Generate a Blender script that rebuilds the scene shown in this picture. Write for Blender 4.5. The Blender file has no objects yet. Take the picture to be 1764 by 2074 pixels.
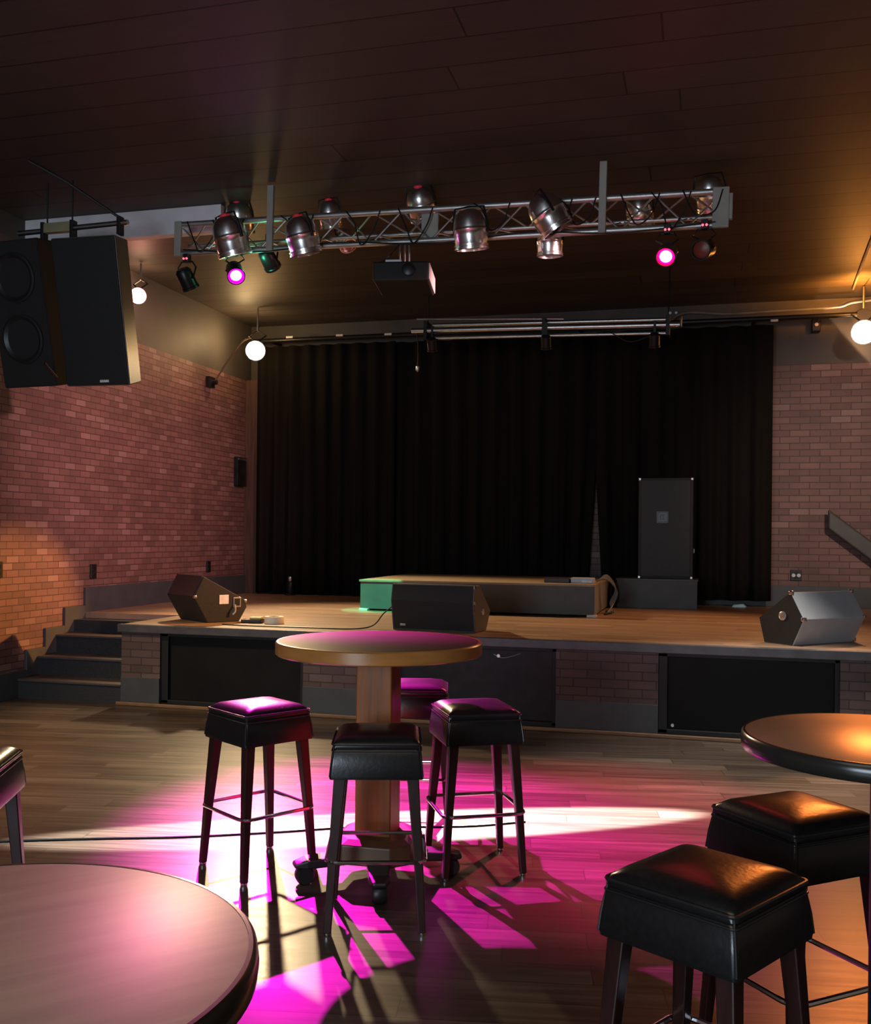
import bpy, bmesh, math, random
from mathutils import Vector, Matrix, Euler
random.seed(11)
PI = math.pi
R = math.radians
SC = bpy.context.scene
COL = SC.collection

# ------------------------------------------------------------------ mesh helpers
class MB:
    """collects primitives; build() links them as ONE mesh object"""
    def __init__(s): s.v = []; s.f = []
    def add(s, vs, fs, M=None):
        o = len(s.v)
        s.v += [tuple(M @ Vector(p)) if M else tuple(p) for p in vs]
        s.f += [tuple(i + o for i in f) for f in fs]
        return s
    def box(s, x0, x1, y0, y1, z0, z1, M=None):
        return s.add([(x0,y0,z0),(x1,y0,z0),(x1,y1,z0),(x0,y1,z0),(x0,y0,z1),(x1,y0,z1),(x1,y1,z1),(x0,y1,z1)],
                     [(3,2,1,0),(4,5,6,7),(0,1,5,4),(1,2,6,5),(2,3,7,6),(3,0,4,7)], M)
    def cbox(s, c, d, M=None):
        return s.box(c[0]-d[0]/2, c[0]+d[0]/2, c[1]-d[1]/2, c[1]+d[1]/2, c[2]-d[2]/2, c[2]+d[2]/2, M)
    def loft(s, rings, M=None, cap=True):
        n = len(rings[0]); vs = [p for r in rings for p in r]; fs = []
        for k in range(len(rings)-1):
            for i in range(n):
                j = (i+1) % n
                fs.append((k*n+i, k*n+j, (k+1)*n+j, (k+1)*n+i))
        if cap:
            fs.append(tuple(range(n-1, -1, -1))); fs.append(tuple((len(rings)-1)*n+i for i in range(n)))
        return s.add(vs, fs, M)
    def prism(s, prof, x0, x1, M=None):
        """profile of (y, z) points extruded along x"""
        return s.loft([[(x0, p[0], p[1]) for p in prof], [(x1, p[0], p[1]) for p in prof]], M)
    def lathe(s, prof, n=32, M=None, cap=True):
        return s.loft([[(r*math.cos(2*PI*i/n), r*math.sin(2*PI*i/n), z) for i in range(n)] for r, z in prof], M, cap)
    def tube(s, pts, r, n=8, closed=False, M=None):
        pts = [Vector(p) for p in pts]; rings = []; N = len(pts)
        up = None
        for i, p in enumerate(pts):
            if closed: t = pts[(i+1) % N] - pts[i-1]
            else: t = pts[min(i+1, N-1)] - pts[max(i-1, 0)]
            t.normalize()
            if up is None: up = Vector((0,0,1)) if abs(t.z) < .9 else Vector((1,0,0))
            a = t.cross(up)
            if a.length < 1e-4: a = t.cross(Vector((1,.3,.2)))
            a.normalize(); b = a.cross(t).normalized(); up = b
            rings.append([tuple(p + a*r*math.cos(2*PI*k/n) + b*r*math.sin(2*PI*k/n)) for k in range(n)])
        if closed: return s.loft(rings + [rings[0]], M, cap=False)
        return s.loft(rings, M)
    def build(s, name, mat, parent=None, bevel=0, smooth=False, sub=0, seg=2, loc=None, rot=None):
        me = bpy.data.meshes.new(name); me.from_pydata(s.v, [], s.f)
        bm = bmesh.new(); bm.from_mesh(me)
        bmesh.ops.recalc_face_normals(bm, faces=bm.faces); bm.to_mesh(me); bm.free()
        for m in (mat if isinstance(mat, (list, tuple)) else [mat]): me.materials.append(m)
        o = bpy.data.objects.new(name, me); COL.objects.link(o)
        if parent: o.parent = parent
        if loc: o.location = loc
        if rot: o.rotation_euler = rot
        if smooth:
            for p in me.polygons: p.use_smooth = True
            me.set_sharp_from_angle(angle=R(38))
        if bevel:
            b = o.modifiers.new('bevel', 'BEVEL'); b.width = bevel; b.segments = seg; b.limit_method = 'ANGLE'; b.angle_limit = R(35)
        if sub:
            u = o.modifiers.new('sub', 'SUBSURF'); u.levels = sub; u.render_levels = sub
        return o

def aim(d, loc=(0,0,0)):
    """matrix whose -z axis points along d"""
    M = Vector(d).to_track_quat('-Z', 'Y').to_matrix().to_4x4(); M.translation = Vector(loc); return M
def tag(o, label=None, cat=None, group=None, kind=None):
    if label: o['label'] = label
    if cat: o['category'] = cat
    if group: o['group'] = group
    if kind: o['kind'] = kind
    return o
def thing(name, label, cat, loc=(0,0,0), rz=0, group=None, rot=None):
    o = bpy.data.objects.new(name, None); COL.objects.link(o); o.empty_display_size = .1
    o.location = loc; o.rotation_euler = rot if rot else (0,0,rz)
    return tag(o, label, cat, group)
def struct(o): o['kind'] = 'structure'; return o
def copy_tree(o, parent=None):
    c = o.copy(); COL.objects.link(c)
    if parent: c.parent = parent
    for ch in list(o.children): copy_tree(ch, c)
    return c
def smooth_path(pts, n=8):
    P = [Vector(p) for p in pts]; P = [P[0]*2-P[1]] + P + [P[-1]*2-P[-2]]; out = []
    for i in range(1, len(P)-2):
        for k in range(n):
            t = k/n; a,b,c,d = P[i-1],P[i],P[i+1],P[i+2]
            out.append(.5*((2*b)+(c-a)*t+(2*a-5*b+4*c-d)*t*t+(3*b-a-3*c+d)*t**3))
    out.append(P[-2]); return out

# ------------------------------------------------------------------ materials
def nodes(name):
    m = bpy.data.materials.new(name); m.use_nodes = True
    nt = m.node_tree; b = nt.nodes['Principled BSDF']
    return m, nt, b
def N(nt, t, **kw):
    n = nt.nodes.new(t)
    for k, v in kw.items(): setattr(n, k, v)
    return n
def L(nt, a, b): nt.links.new(a, b)
def mth(nt, op, a, b=None, c=None):
    n = N(nt, 'ShaderNodeMath', operation=op)
    for i, q in enumerate((a, b, c)):
        if q is None: continue
        if isinstance(q, (int, float)): n.inputs[i].default_value = q
        else: L(nt, q, n.inputs[i])
    return n.outputs[0]
def mixc(nt, fac, a, b, blend='MIX'):
    n = N(nt, 'ShaderNodeMix', data_type='RGBA', blend_type=blend)
    for i, q in ((0, fac), (6, a), (7, b)):
        if isinstance(q, (int, float)): n.inputs[i].default_value = q
        elif isinstance(q, tuple): n.inputs[i].default_value = (*q, 1)
        else: L(nt, q, n.inputs[i])
    return n.outputs[2]
def ramp(nt, fac, stops):
    n = N(nt, 'ShaderNodeValToRGB'); L(nt, fac, n.inputs[0]); e = n.color_ramp.elements
    while len(e) < len(stops): e.new(.5)
    for i, (p, c) in enumerate(stops): e[i].position = p; e[i].color = (*c, 1)
    return n.outputs[0]
def mat(name, col, rough=.5, metal=0, var=.15, scale=6, bump=0, stretch=None, spec=.5, coat=0):
    m, nt, b = nodes(name)
    tc = N(nt, 'ShaderNodeTexCoord'); src = tc.outputs['Object']
    if stretch:
        mp = N(nt, 'ShaderNodeMapping'); mp.inputs['Scale'].default_value = stretch; L(nt, src, mp.inputs[0]); src = mp.outputs[0]
    nz = N(nt, 'ShaderNodeTexNoise'); nz.inputs['Scale'].default_value = scale; nz.inputs['Detail'].default_value = 5
    L(nt, src, nz.inputs['Vector'])
    lo = tuple(c*(1-var) for c in col); hi = tuple(min(1, c*(1+var)) for c in col)
    L(nt, ramp(nt, nz.outputs[0], [(.3, lo), (.7, hi)]), b.inputs['Base Color'])
    b.inputs['Roughness'].default_value = rough; b.inputs['Metallic'].default_value = metal
    b.inputs['Specular IOR Level'].default_value = spec; b.inputs['Coat Weight'].default_value = coat
    b.inputs['Coat Roughness'].default_value = .12
    if bump:
        bp = N(nt, 'ShaderNodeBump'); bp.inputs['Strength'].default_value = bump; bp.inputs['Distance'].default_value = .004
        L(nt, nz.outputs[0], bp.inputs['Height']); L(nt, bp.outputs[0], b.inputs['Normal'])
    return m
def lens_emit(name, core, rim, strength, r):
    """lamp lens: hot centre, coloured rim (distance from the lens axis origin)"""
    m, nt, b = nodes(name)
    b.inputs['Base Color'].default_value = (.02,.02,.02,1)
    uv = N(nt, 'ShaderNodeAttribute'); uv.attribute_name = 'lens_r'
    c = ramp(nt, uv.outputs['Fac'], [(0, core), (.35, core), (.75, rim), (1, rim)])  # coloured rim partly stands in for the halo round a lit lamp
    L(nt, c, b.inputs['Emission Color']); b.inputs['Emission Strength'].default_value = strength
    return m
def lens_mesh(mb, R0, z0, z1):
    """domed lens of concentric rings; stores the radius fraction per vertex"""
    mb.lathe([(R0, z0+.01), (R0, z0)] + [(R0*(1-k/10), z0+(z1-z0)*math.sin(PI/2*k/10)) for k in range(1, 10)] + [(R0*.02, z1)], 36)
    return mb
def set_lens(o, R0, q=None):
    at = o.data.attributes.new('lens_r', 'FLOAT', 'POINT'); qi = q.inverted() if q else None
    for i, v in enumerate(o.data.vertices):
        p = qi @ v.co if qi else v.co
        at.data[i].value = min(1, math.hypot(p.x, p.y)/R0)
    return o
def emit(name, col, strength):
    m, nt, b = nodes(name)
    b.inputs['Base Color'].default_value = (.02,.02,.02,1)
    b.inputs['Emission Color'].default_value = (*col, 1); b.inputs['Emission Strength'].default_value = strength
    return m
def planks(name, cols, width, length, rot=0, axis='XY', rough=(.3,.45), gap=.02, streak=1, bump=.3, spec=.5, gapcol=(.01,.008,.006), lgap=None):
    """boards: rows across v, staggered ends along u"""
    m, nt, b = nodes(name)
    g = N(nt, 'ShaderNodeNewGeometry')
    mp = N(nt, 'ShaderNodeMapping'); mp.inputs['Rotation'].default_value = (0,0,rot); L(nt, g.outputs['Position'], mp.inputs[0])
    sp = N(nt, 'ShaderNodeSeparateXYZ'); L(nt, mp.outputs[0], sp.inputs[0])
    u, v = sp.outputs[axis[0]], sp.outputs[axis[1]]
    vv = mth(nt, 'DIVIDE', v, width); row = mth(nt, 'FLOOR', vv); fv = mth(nt, 'FRACT', vv)
    wr = N(nt, 'ShaderNodeTexWhiteNoise', noise_dimensions='1D'); L(nt, row, wr.inputs['W'])
    uu = mth(nt, 'ADD', mth(nt, 'DIVIDE', u, length), mth(nt, 'MULTIPLY', wr.outputs[0], 7.3))
    colm = mth(nt, 'FLOOR', uu); fu = mth(nt, 'FRACT', uu)
    cb = N(nt, 'ShaderNodeCombineXYZ'); L(nt, colm, cb.inputs[0]); L(nt, row, cb.inputs[1])
    wn = N(nt, 'ShaderNodeTexWhiteNoise', noise_dimensions='2D'); L(nt, cb.outputs[0], wn.inputs['Vector'])
    base = ramp(nt, wn.outputs[0], [(i/(len(cols)-1), c) for i, c in enumerate(cols)])
    # grain
    cg = N(nt, 'ShaderNodeCombineXYZ'); L(nt, mth(nt, 'MULTIPLY', u, 1.6), cg.inputs[0]); L(nt, mth(nt, 'MULTIPLY', v, 30), cg.inputs[1])
    L(nt, mth(nt, 'MULTIPLY', wn.outputs[0], 40), cg.inputs[2])
    ng = N(nt, 'ShaderNodeTexNoise'); ng.inputs['Scale'].default_value = 1; ng.inputs['Detail'].default_value = 6; ng.inputs['Roughness'].default_value = .65
    L(nt, cg.outputs[0], ng.inputs['Vector'])
    gr = ramp(nt, ng.outputs[0], [(.3, (1-.45*streak,)*3), (.7, (1+.25*streak,)*3)])
    c = mixc(nt, 1.0, base, gr, 'MULTIPLY')
    lg = lgap if lgap is not None else gap*width/length
    gm = mth(nt, 'MAXIMUM', mth(nt, 'LESS_THAN', fv, gap), mth(nt, 'LESS_THAN', fu, lg))
    c = mixc(nt, mth(nt, 'MULTIPLY', gm, .8), c, gapcol)
    L(nt, c, b.inputs['Base Color'])
    L(nt, mth(nt, 'MULTIPLY_ADD', ng.outputs[0], rough[1]-rough[0], rough[0]), b.inputs['Roughness'])
    b.inputs['Specular IOR Level'].default_value = spec
    bp = N(nt, 'ShaderNodeBump'); bp.inputs['Strength'].default_value = bump; bp.inputs['Distance'].default_value = .003
    L(nt, mth(nt, 'SUBTRACT', mth(nt, 'MULTIPLY', ng.outputs[0], .35), gm), bp.inputs['Height']); L(nt, bp.outputs[0], b.inputs['Normal'])
    return m
def brick(name, axis, base, top_z=None, h=.076, l=.225, z0=.0, dull=1.0):
    m, nt, b = nodes(name)
    g = N(nt, 'ShaderNodeNewGeometry'); sp = N(nt, 'ShaderNodeSeparateXYZ'); L(nt, g.outputs['Position'], sp.inputs[0])
    u, v = sp.outputs[axis], sp.outputs['Z']
    vv = mth(nt, 'DIVIDE', mth(nt, 'SUBTRACT', v, z0), h); row = mth(nt, 'FLOOR', vv); fv = mth(nt, 'FRACT', vv)
    off = mth(nt, 'MULTIPLY', mth(nt, 'MODULO', mth(nt, 'ADD', row, 100), 2), .5)
    uu = mth(nt, 'ADD', mth(nt, 'DIVIDE', u, l), off); cl = mth(nt, 'FLOOR', uu); fu = mth(nt, 'FRACT', uu)
    cb = N(nt, 'ShaderNodeCombineXYZ'); L(nt, cl, cb.inputs[0]); L(nt, row, cb.inputs[1])
    wn = N(nt, 'ShaderNodeTexWhiteNoise', noise_dimensions='2D'); L(nt, cb.outputs[0], wn.inputs['Vector'])
    r, gg, bb = (q*dull for q in base)
    pale = (r*1.4, gg*1.6, bb*1.65)
    c = ramp(nt, wn.outputs[0], [(0, (r*.8,gg*.78,bb*.78)), (.45, (r,gg,bb)), (.9, (r*1.15,gg*1.15,bb*1.15)), (.945, pale), (1, pale)])
    nz = N(nt, 'ShaderNodeTexNoise'); nz.inputs['Scale'].default_value = 2.2; nz.inputs['Detail'].default_value = 6; L(nt, g.outputs['Position'], nz.inputs['Vector'])
    c = mixc(nt, 1, c, ramp(nt, nz.outputs[0], [(.25, (.72,)*3), (.75, (1.2,)*3)]), 'MULTIPLY')
    mo = mth(nt, 'MAXIMUM', mth(nt, 'LESS_THAN', fv, .13), mth(nt, 'LESS_THAN', fu, .045))
    c = mixc(nt, mo, c, (r*.42, gg*.4, bb*.42))
    bp = N(nt, 'ShaderNodeBump'); bp.inputs['Strength'].default_value = .7; bp.inputs['Distance'].default_value = .008
    hgt = mth(nt, 'SUBTRACT', mth(nt, 'MULTIPLY', nz.outputs[0], .3), mo)
    if top_z:                                        # the painted band above the brickwork
        up = mth(nt, 'GREATER_THAN', v, top_z)
        c = mixc(nt, up, c, ramp(nt, nz.outputs[0], [(.3, (.060,.052,.046)), (.7, (.085,.074,.064))]))
        hgt = mth(nt, 'MULTIPLY', hgt, mth(nt, 'SUBTRACT', 1, up))
    L(nt, c, b.inputs['Base Color']); L(nt, hgt, bp.inputs['Height']); L(nt, bp.outputs[0], b.inputs['Normal'])
    b.inputs['Roughness'].default_value = .62
    return m

M = {}
M['floor'] = planks('laminate_floor', [(.040,.028,.020),(.085,.062,.047),(.058,.042,.031),(.115,.088,.07)], .15, 1.3, R(-10), rough=(.25,.42), gap=.03, spec=.55, streak=1.25)
M['deck'] = planks('stage_boards', [(.27,.165,.10),(.36,.23,.15),(.30,.19,.12),(.42,.28,.185)], .09, 1.1, 0, rough=(.32,.5), gap=.03)
M['ceiling'] = planks('ceiling_boards', [(.055,.045,.039),(.072,.058,.05),(.062,.05,.043)], .33, 9, 0, rough=(.5,.65), gap=.04, streak=.35, bump=.5, spec=.25)
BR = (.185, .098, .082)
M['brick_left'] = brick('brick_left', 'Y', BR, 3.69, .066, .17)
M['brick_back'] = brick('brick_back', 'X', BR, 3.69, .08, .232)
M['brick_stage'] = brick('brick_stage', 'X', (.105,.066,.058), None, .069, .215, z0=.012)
M['trim'] = mat('painted_trim', (.055,.062,.066), .5, var=.12)
M['darkwall'] = mat('dark_plaster', (.06,.05,.045), .7)
M['lightwall'] = mat('cream_plaster', (.42,.36,.30), .7, var=.08)
M['riserblack'] = mat('step_carpet', (.022,.025,.03), .85, scale=90, var=.4, bump=.3)
M['nosing'] = mat('step_edge', (.075,.06,.058), .5)
M['lip'] = mat('stage_edge', (.07,.068,.075), .45, scale=9, var=.25)
M['panel'] = mat('black_panel', (.006,.006,.0055), .6, scale=4, var=.3, spec=.2)
M['panelscuff'] = mat('scuffed_panel', (.009,.009,.010), .5, scale=11, var=.7, spec=.3)
M['frame'] = mat('black_frame', (.004,.004,.004), .6)
M['oak'] = mat('honey_oak', (.28,.08,.007), .45, var=.28, scale=5, stretch=(9,9,.6), spec=.35)
M['oakband'] = mat('oak_edge', (.40,.165,.04), .3, var=.18, scale=5, stretch=(1,1,5), coat=.4)
M['toplam'] = mat('table_laminate_plum', (.05,.012,.018), .42, var=.15, scale=8, spec=.04)
M['lamL'] = mat('table_laminate_taupe', (.27,.222,.172), .40, var=.16, scale=3.2, stretch=(1.2,11,1))
M['lamR'] = mat('table_laminate_tan', (.24,.17,.12), .3, var=.07, scale=4, stretch=(1,6,1))
M['rubber'] = mat('black_edge', (.018,.017,.015), .22, var=.1)
M['leather'] = mat('black_vinyl', (.009,.009,.010), .29, scale=70, var=.25, bump=.12, spec=.55)
M['piping'] = mat('black_piping', (.02,.02,.021), .24, var=.1)
M['mahogany'] = mat('dark_mahogany', (.026,.0075,.0065), .36, var=.35, scale=9, stretch=(7,7,.7))
M['chrome'] = mat('chrome', (.82,.82,.84), .12, 1, var=.05)
M['canchrome'] = mat('polished_can', (.93,.90,.87), .26, 1, var=.06, scale=20)
M['darkoak'] = mat('dark_oak', (.10,.055,.022), .4, var=.2)
M['steel'] = mat('brushed_steel', (.5,.48,.46), .35, 1, var=.12, scale=14)
M['alu'] = mat('truss_aluminium', (.52,.50,.47), .42, .9, var=.12, scale=9)
M['putty'] = mat('putty_paint', (.36,.35,.30), .5, var=.1)
M['cab'] = mat('speaker_carpet', (.013,.0125,.012), .8, scale=120, var=.45, bump=.4)
M['cabgrey'] = mat('grey_cabinet', (.042,.042,.040), .7, scale=90, var=.3, bump=.25)
M['cabside'] = mat('textured_cabinet', (.07,.068,.066), .45, scale=60, var=.25, bump=.2)
M['grille'] = mat('speaker_grille', (.0055,.0055,.005), .6, scale=160, var=.5, bump=.5)
M['cone'] = mat('speaker_cone', (.016,.016,.016), .4, var=.3)
M['riser'] = mat('riser_skirt', (.08,.078,.073), .6, var=.12)
M['risertop'] = mat('riser_plywood', (.27,.2,.13), .5, var=.2, stretch=(1,6,1))
M['riserside'] = mat('riser_end_panel', (.17,.18,.20), .6, var=.1)
M['curtain'] = mat('black_velvet', (.010,.008,.0066), .9, scale=40, var=.2, spec=.15)
M['black'] = mat('black_plastic', (.012,.012,.012), .4)
M['blackmetal'] = mat('black_metal', (.016,.016,.016), .35, .4)
M['white'] = mat('white_paint', (.85,.80,.82), .6, var=.06)
M['whitetape'] = mat('white_tape', (.7,.68,.62), .5, var=.06)
M['sticker'] = mat('white_sticker', (.75,.73,.72), .5, var=.12, scale=30)
M['cyan'] = mat('pale_blue_cloth', (.35,.62,.72), .6)
M['silver'] = mat('silver_metal', (.6,.6,.6), .3, .8)
M['wood'] = mat('brown_post', (.085,.04,.026), .6, var=.3, stretch=(6,6,.5))
M['quarter'] = mat('floor_moulding', (.20,.115,.06), .4, var=.25)
M['rail'] = mat('grey_handrail', (.062,.064,.06), .5)
M['rust'] = mat('red_brown_lens', (.16,.03,.015), .4)
M['projector'] = mat('projector_shell', (.010,.009,.008), .5, spec=.25)
M['projend'] = mat('projector_end', (.34,.34,.32), .5)
M['e_mag'] = lens_emit('magenta_lens', (1,.22,.9), (1,.0,.6), 90, .064)
M['e_green'] = lens_emit('green_lens', (.4,1,.75), (.05,.8,.4), 2.5, .064)
M['e_red'] = lens_emit('red_lens', (1,.12,.12), (1,.0,.01), 60, .064)
M['e_pink'] = lens_emit('pink_lens', (1,.55,.5), (1,.1,.1), 40, .117)
M['e_warm'] = lens_emit('warm_lens', (1,.72,.36), (1,.5,.15), 60, .117)
M['e_amber'] = lens_emit('amber_lens', (1,.45,.12), (1,.3,.03), 120, .117)
M['e_led'] = emit('red_indicator', (1,.12,.2), 2.0)
M['redreflect'] = emit('red_reflection_glow', (.75,.02,.05), .25)  # glow stands in for red reflections on the can tops

# ------------------------------------------------------------------ room
XL, XR, YB, YF, ZC, SZ, SY = -6.15, 6.2, 12.8, -4.2, 4.47, .725, 7.88
o = MB().box(XL-.2, XR+.2, YF-.2, YB+.2, -.2, 0).build('floor', M['floor']); struct(o)
o = MB().box(XL-.2, XR+.2, YF-.2, YB+.2, ZC, ZC+.2).build('ceiling', M['ceiling']); struct(o)
o = MB().box(XL-.2, XL, YF-.2, YB+.2, 0, ZC).build('wall_left', M['brick_left']); struct(o)
o = MB().box(XL, XR, YB, YB+.2, 0, ZC).build('wall_back', M['brick_back']); struct(o)
o = MB().box(XR, XR+.2, YF-.2, YB+.2, 0, ZC).build('wall_right', M['lightwall']); struct(o)
o = MB().box(XL, XR, YF-.2, YF, 0, ZC).build('wall_front', M['lightwall']); struct(o)
# grey skirting that follows the left wall up the steps
TR = [(8.0, 8.28, .18), (8.28, 8.58, .36), (8.58, 8.92, .54), (8.92, YB, SZ)]
mb = MB(); mb.box(XL, XL+.03, 5.5, 8.0, 0, .25)
for (y0, y1, z) in TR: mb.box(XL, XL+.03, y0, y1, z, z+.255)
struct(mb.build('baseboard_left', M['trim'], bevel=.004))
struct(MB().box(XL+.03, XR, YB-.03, YB, SZ, SZ+.255).build('baseboard_back', M['trim'], bevel=.004))
struct(MB().box(-5.06, XR, SY-.052, SY-.032, 0, .032).build('trim_1', M['quarter'], bevel=.008))
struct(MB().box(XL, -4.13, 7.95, 8.05, 4.235, ZC).build('trim_2', M['white'], bevel=.004))     # white bulkhead under the ceiling
struct(MB().box(-6.15, -5.95, 12.62, 12.77, SZ, 3.69).build('trim_3', M['wood'], bevel=.006))  # brown post beside the curtain
# ceiling conduit along the back wall
mb = MB(); mb.tube(smooth_path([(-.45,12.5,4.17),(-.22,12.7,4.36),(.3,12.74,4.33),(.85,12.74,4.34),(1.55,12.74,4.35),(1.8,12.72,4.40),(2.6,12.7,4.44)]), .016)
tag(mb.build('conduit', M['silver'], smooth=True), 'thin pale conduit pipe along the top of the back wall at right', 'pipe')

# ------------------------------------------------------------------ stage
st = thing('stage', 'low wooden stage with brick front, black recessed panels and a grey edge', 'stage', (0, SY, 0))
Y0 = SY
mb = MB(); mb.box(-5.035, XR, 0, YB-Y0, SZ-.06, SZ); mb.box(XL, -5.035, 1.04, YB-Y0, SZ-.06, SZ)
mb.build('deck', M['deck'], st)
MB().box(-5.06, XR, -.035, .03, SZ-.07, SZ+.002).build('nosing', M['lip'], st, bevel=.006)
for (a, b_) in ((-5.035,-4.647), (-3.274,-2.484), (-1.103,-.304), (1.017,1.75)):
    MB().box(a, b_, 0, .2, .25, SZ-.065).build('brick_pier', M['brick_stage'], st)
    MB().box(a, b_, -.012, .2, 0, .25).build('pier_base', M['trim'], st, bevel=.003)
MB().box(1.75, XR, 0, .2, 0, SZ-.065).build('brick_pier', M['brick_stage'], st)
MB().box(-5.035, -4.9, .2, 1.04, 0, SZ-.06).build('side_wall', M['riserblack'], st)
for i, (a, b_) in enumerate(((-4.647,-3.274), (-2.484,-1.103), (-.304,1.017))):
    f = MB()
    f.box(a, a+.07, .02, .09, .03, SZ-.065); f.box(b_-.035, b_, .02, .09, .03, SZ-.065)
    f.box(a, b_, .02, .09, SZ-.1, SZ-.065); f.box(a, b_, .02, .09, 0, .06)
    f.build('panel_frame', M['frame'], st, bevel=.004)
    p = MB().box(a+.07, b_-.035, .055, .1, .06, SZ-.1).build('access_panel', M['panelscuff'] if i == 1 else M['panel'], st, bevel=.003)
    if i == 2:
        MB().lathe([(.012,0),(.012,.02)], 12, Matrix.Translation((a+.11,.055,.09)) @ Matrix.Rotation(PI/2,4,'X')).build('latch', M['silver'], p)
    if i == 1:
        for pts in ([(-1.62,.045,.585),(-1.55,.04,.56),(-1.47,.04,.575),(-1.40,.045,.6)], [(-1.95,.045,.6),(-1.85,.04,.58),(-1.75,.045,.57)]):
            MB().tube(smooth_path(pts), .004).build('loose_cord', M['silver'], p, smooth=True)
        MB().lathe([(.014,0),(.014,.02)], 10, Matrix.Translation((-1.58,.055,.575)) @ Matrix.Rotation(PI/2,4,'X')).build('bolt', M['silver'], p, smooth=True)
# steps cut into the left end of the stage
sp = thing('staircase', 'dark carpeted steps up to the stage beside the left brick wall', 'stairs', (0, SY, 0))
for k in range(3):
    y0 = .28*k; z = .18*(k+1)
    s_ = MB().box(XL+.03, -5.04, y0, 1.04, z-.18 if k else 0, z-.02).build('riser', M['riserblack'], sp)
    MB().box(XL+.03, -5.04, y0-.012, 1.04, z-.02, z).build('tread', M['nosing'], sp, bevel=.004)
MB().box(XL+.03, -5.04, .84, 1.04, .54, SZ-.062).build('riser', M['riserblack'], sp)

# ------------------------------------------------------------------ bar stools
def make_stool():
    t = thing('bar_stool', 'x', 'stool', group='black square bar stools')
    def sq(h, z, r, n=5):
        pts = []
        for (sx, sy, a0) in ((1,1,0), (-1,1,PI/2), (-1,-1,PI), (1,-1,1.5*PI)):
            for k in range(n+1):
                a = a0 + PI/2*k/n; pts.append((sx*(h-r)+r*math.cos(a), sy*(h-r)+r*math.sin(a), z))
        return pts
    rings = [sq(.155,.600,.012), sq(.182,.602,.014), sq(.184,.615,.014), sq(.180,.655,.014), sq(.1735,.708,.014), sq(.1685,.716,.016), sq(.1715,.722,.014), sq(.1705,.733,.016), sq(.165,.745,.018), sq(.145,.760,.03), sq(.11,.768,.035), sq(.05,.774,.03), sq(.012,.775,.006)]
    MB().loft(rings).build('seat', M['leather'], t, smooth=True)
    p = MB()
    p.tube(sq(.1725, .736, .016), .005, 6, closed=True); p.tube(sq(.174, .7105, .014), .003, 6, closed=True)
    for sx in (1,-1):
        for sy in (1,-1):
            q = lambda h: h - .014*(1-.7071)
            p.tube([(sx*q(.169), sy*q(.169), .732), (sx*q(.172), sy*q(.172), .705), (sx*q(.180), sy*q(.180), .66), (sx*q(.185), sy*q(.185), .612)], .0035, 6)
    p.build('piping', M['piping'], t, smooth=True)
    for sx in (1,-1):
        for sy in (1,-1):
            def ring(h, c, z): return [(sx*c+a*h, sy*c+b*h, z) for a, b in ((-1,-1),(1,-1),(1,1),(-1,1))]
            l = MB().loft([ring(.0145,.183,.012), ring(.0175,.168,.26), ring(.0235,.142,.61)]).build('leg', M['mahogany'], t, bevel=.004)
            MB().lathe([(.014,0),(.016,.004),(.016,.013)], 14, Matrix.Translation((sx*.183, sy*.183, 0))).build('foot_glide', M['chrome'], l, smooth=True)
    MB().tube(sq(.193, .285, .05, 6), .0085, 8, closed=True).build('footrest', M['chrome'], t, smooth=True)
    return t
ST = [((-1.98,4.24), -33, 'black square bar stool left of the oak pedestal table, magenta light on its seat'),
      ((-1.255,3.81), 17, 'black square bar stool squarely in front of the oak table pedestal'),
      ((-1.015,4.545), 28, 'black square bar stool right of the oak pedestal table'),
      ((-1.47,5.10), 14, 'black bar stool behind the oak pedestal table, mostly hidden by its column'),
      ((.022,2.447), -31, 'large foreground black bar stool, nearest of the two by the tan round table'),
      ((.282,3.10), 40, 'black bar stool just behind the nearest stool, partly under the tan table'),
      ((-2.52,2.93), 23, 'black bar stool cut off by the left picture edge, above the taupe table')]
proto = make_stool()
for i, ((x, y), a, lab) in enumerate(ST):
    o = proto if i == 0 else copy_tree(proto)
    o.location = (x, y, 0); o.rotation_euler = (0,0,R(a)); o['label'] = lab

# ------------------------------------------------------------------ tables
t = thing('pedestal_table', 'round bar table with oak rim and square oak column, in the magenta light', 'table', (-1.405,4.275,0), R(2))
MB().lathe([(.440,1.030),(.452,1.0685),(.450,1.071),(.0,1.071)], 72).build('tabletop', M['toplam'], t, smooth=True)
MB().lathe([(.400,1.012),(.462,1.012),(.468,1.017),(.468,1.065),(.463,1.0705),(.452,1.0712),(.452,1.03),(.400,1.03)], 96, cap=False).build('edge_band', M['oakband'], t, smooth=True)
mb = MB(); mb.box(-.083,.083,-.083,.083,.16,1.012)
mb.build('column', M['oak'], t, bevel=.006)
MB().loft([[(r*q[0], r*q[1], z) for q in ((-1,-.6),(-.6,-1),(.6,-1),(1,-.6),(1,.6),(.6,1),(-.6,1),(-1,.6))] for (r, z) in ((.185,.10),(.185,.185),(.15,.205))]).build('plinth', M['darkoak'], t, bevel=.005)
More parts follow.
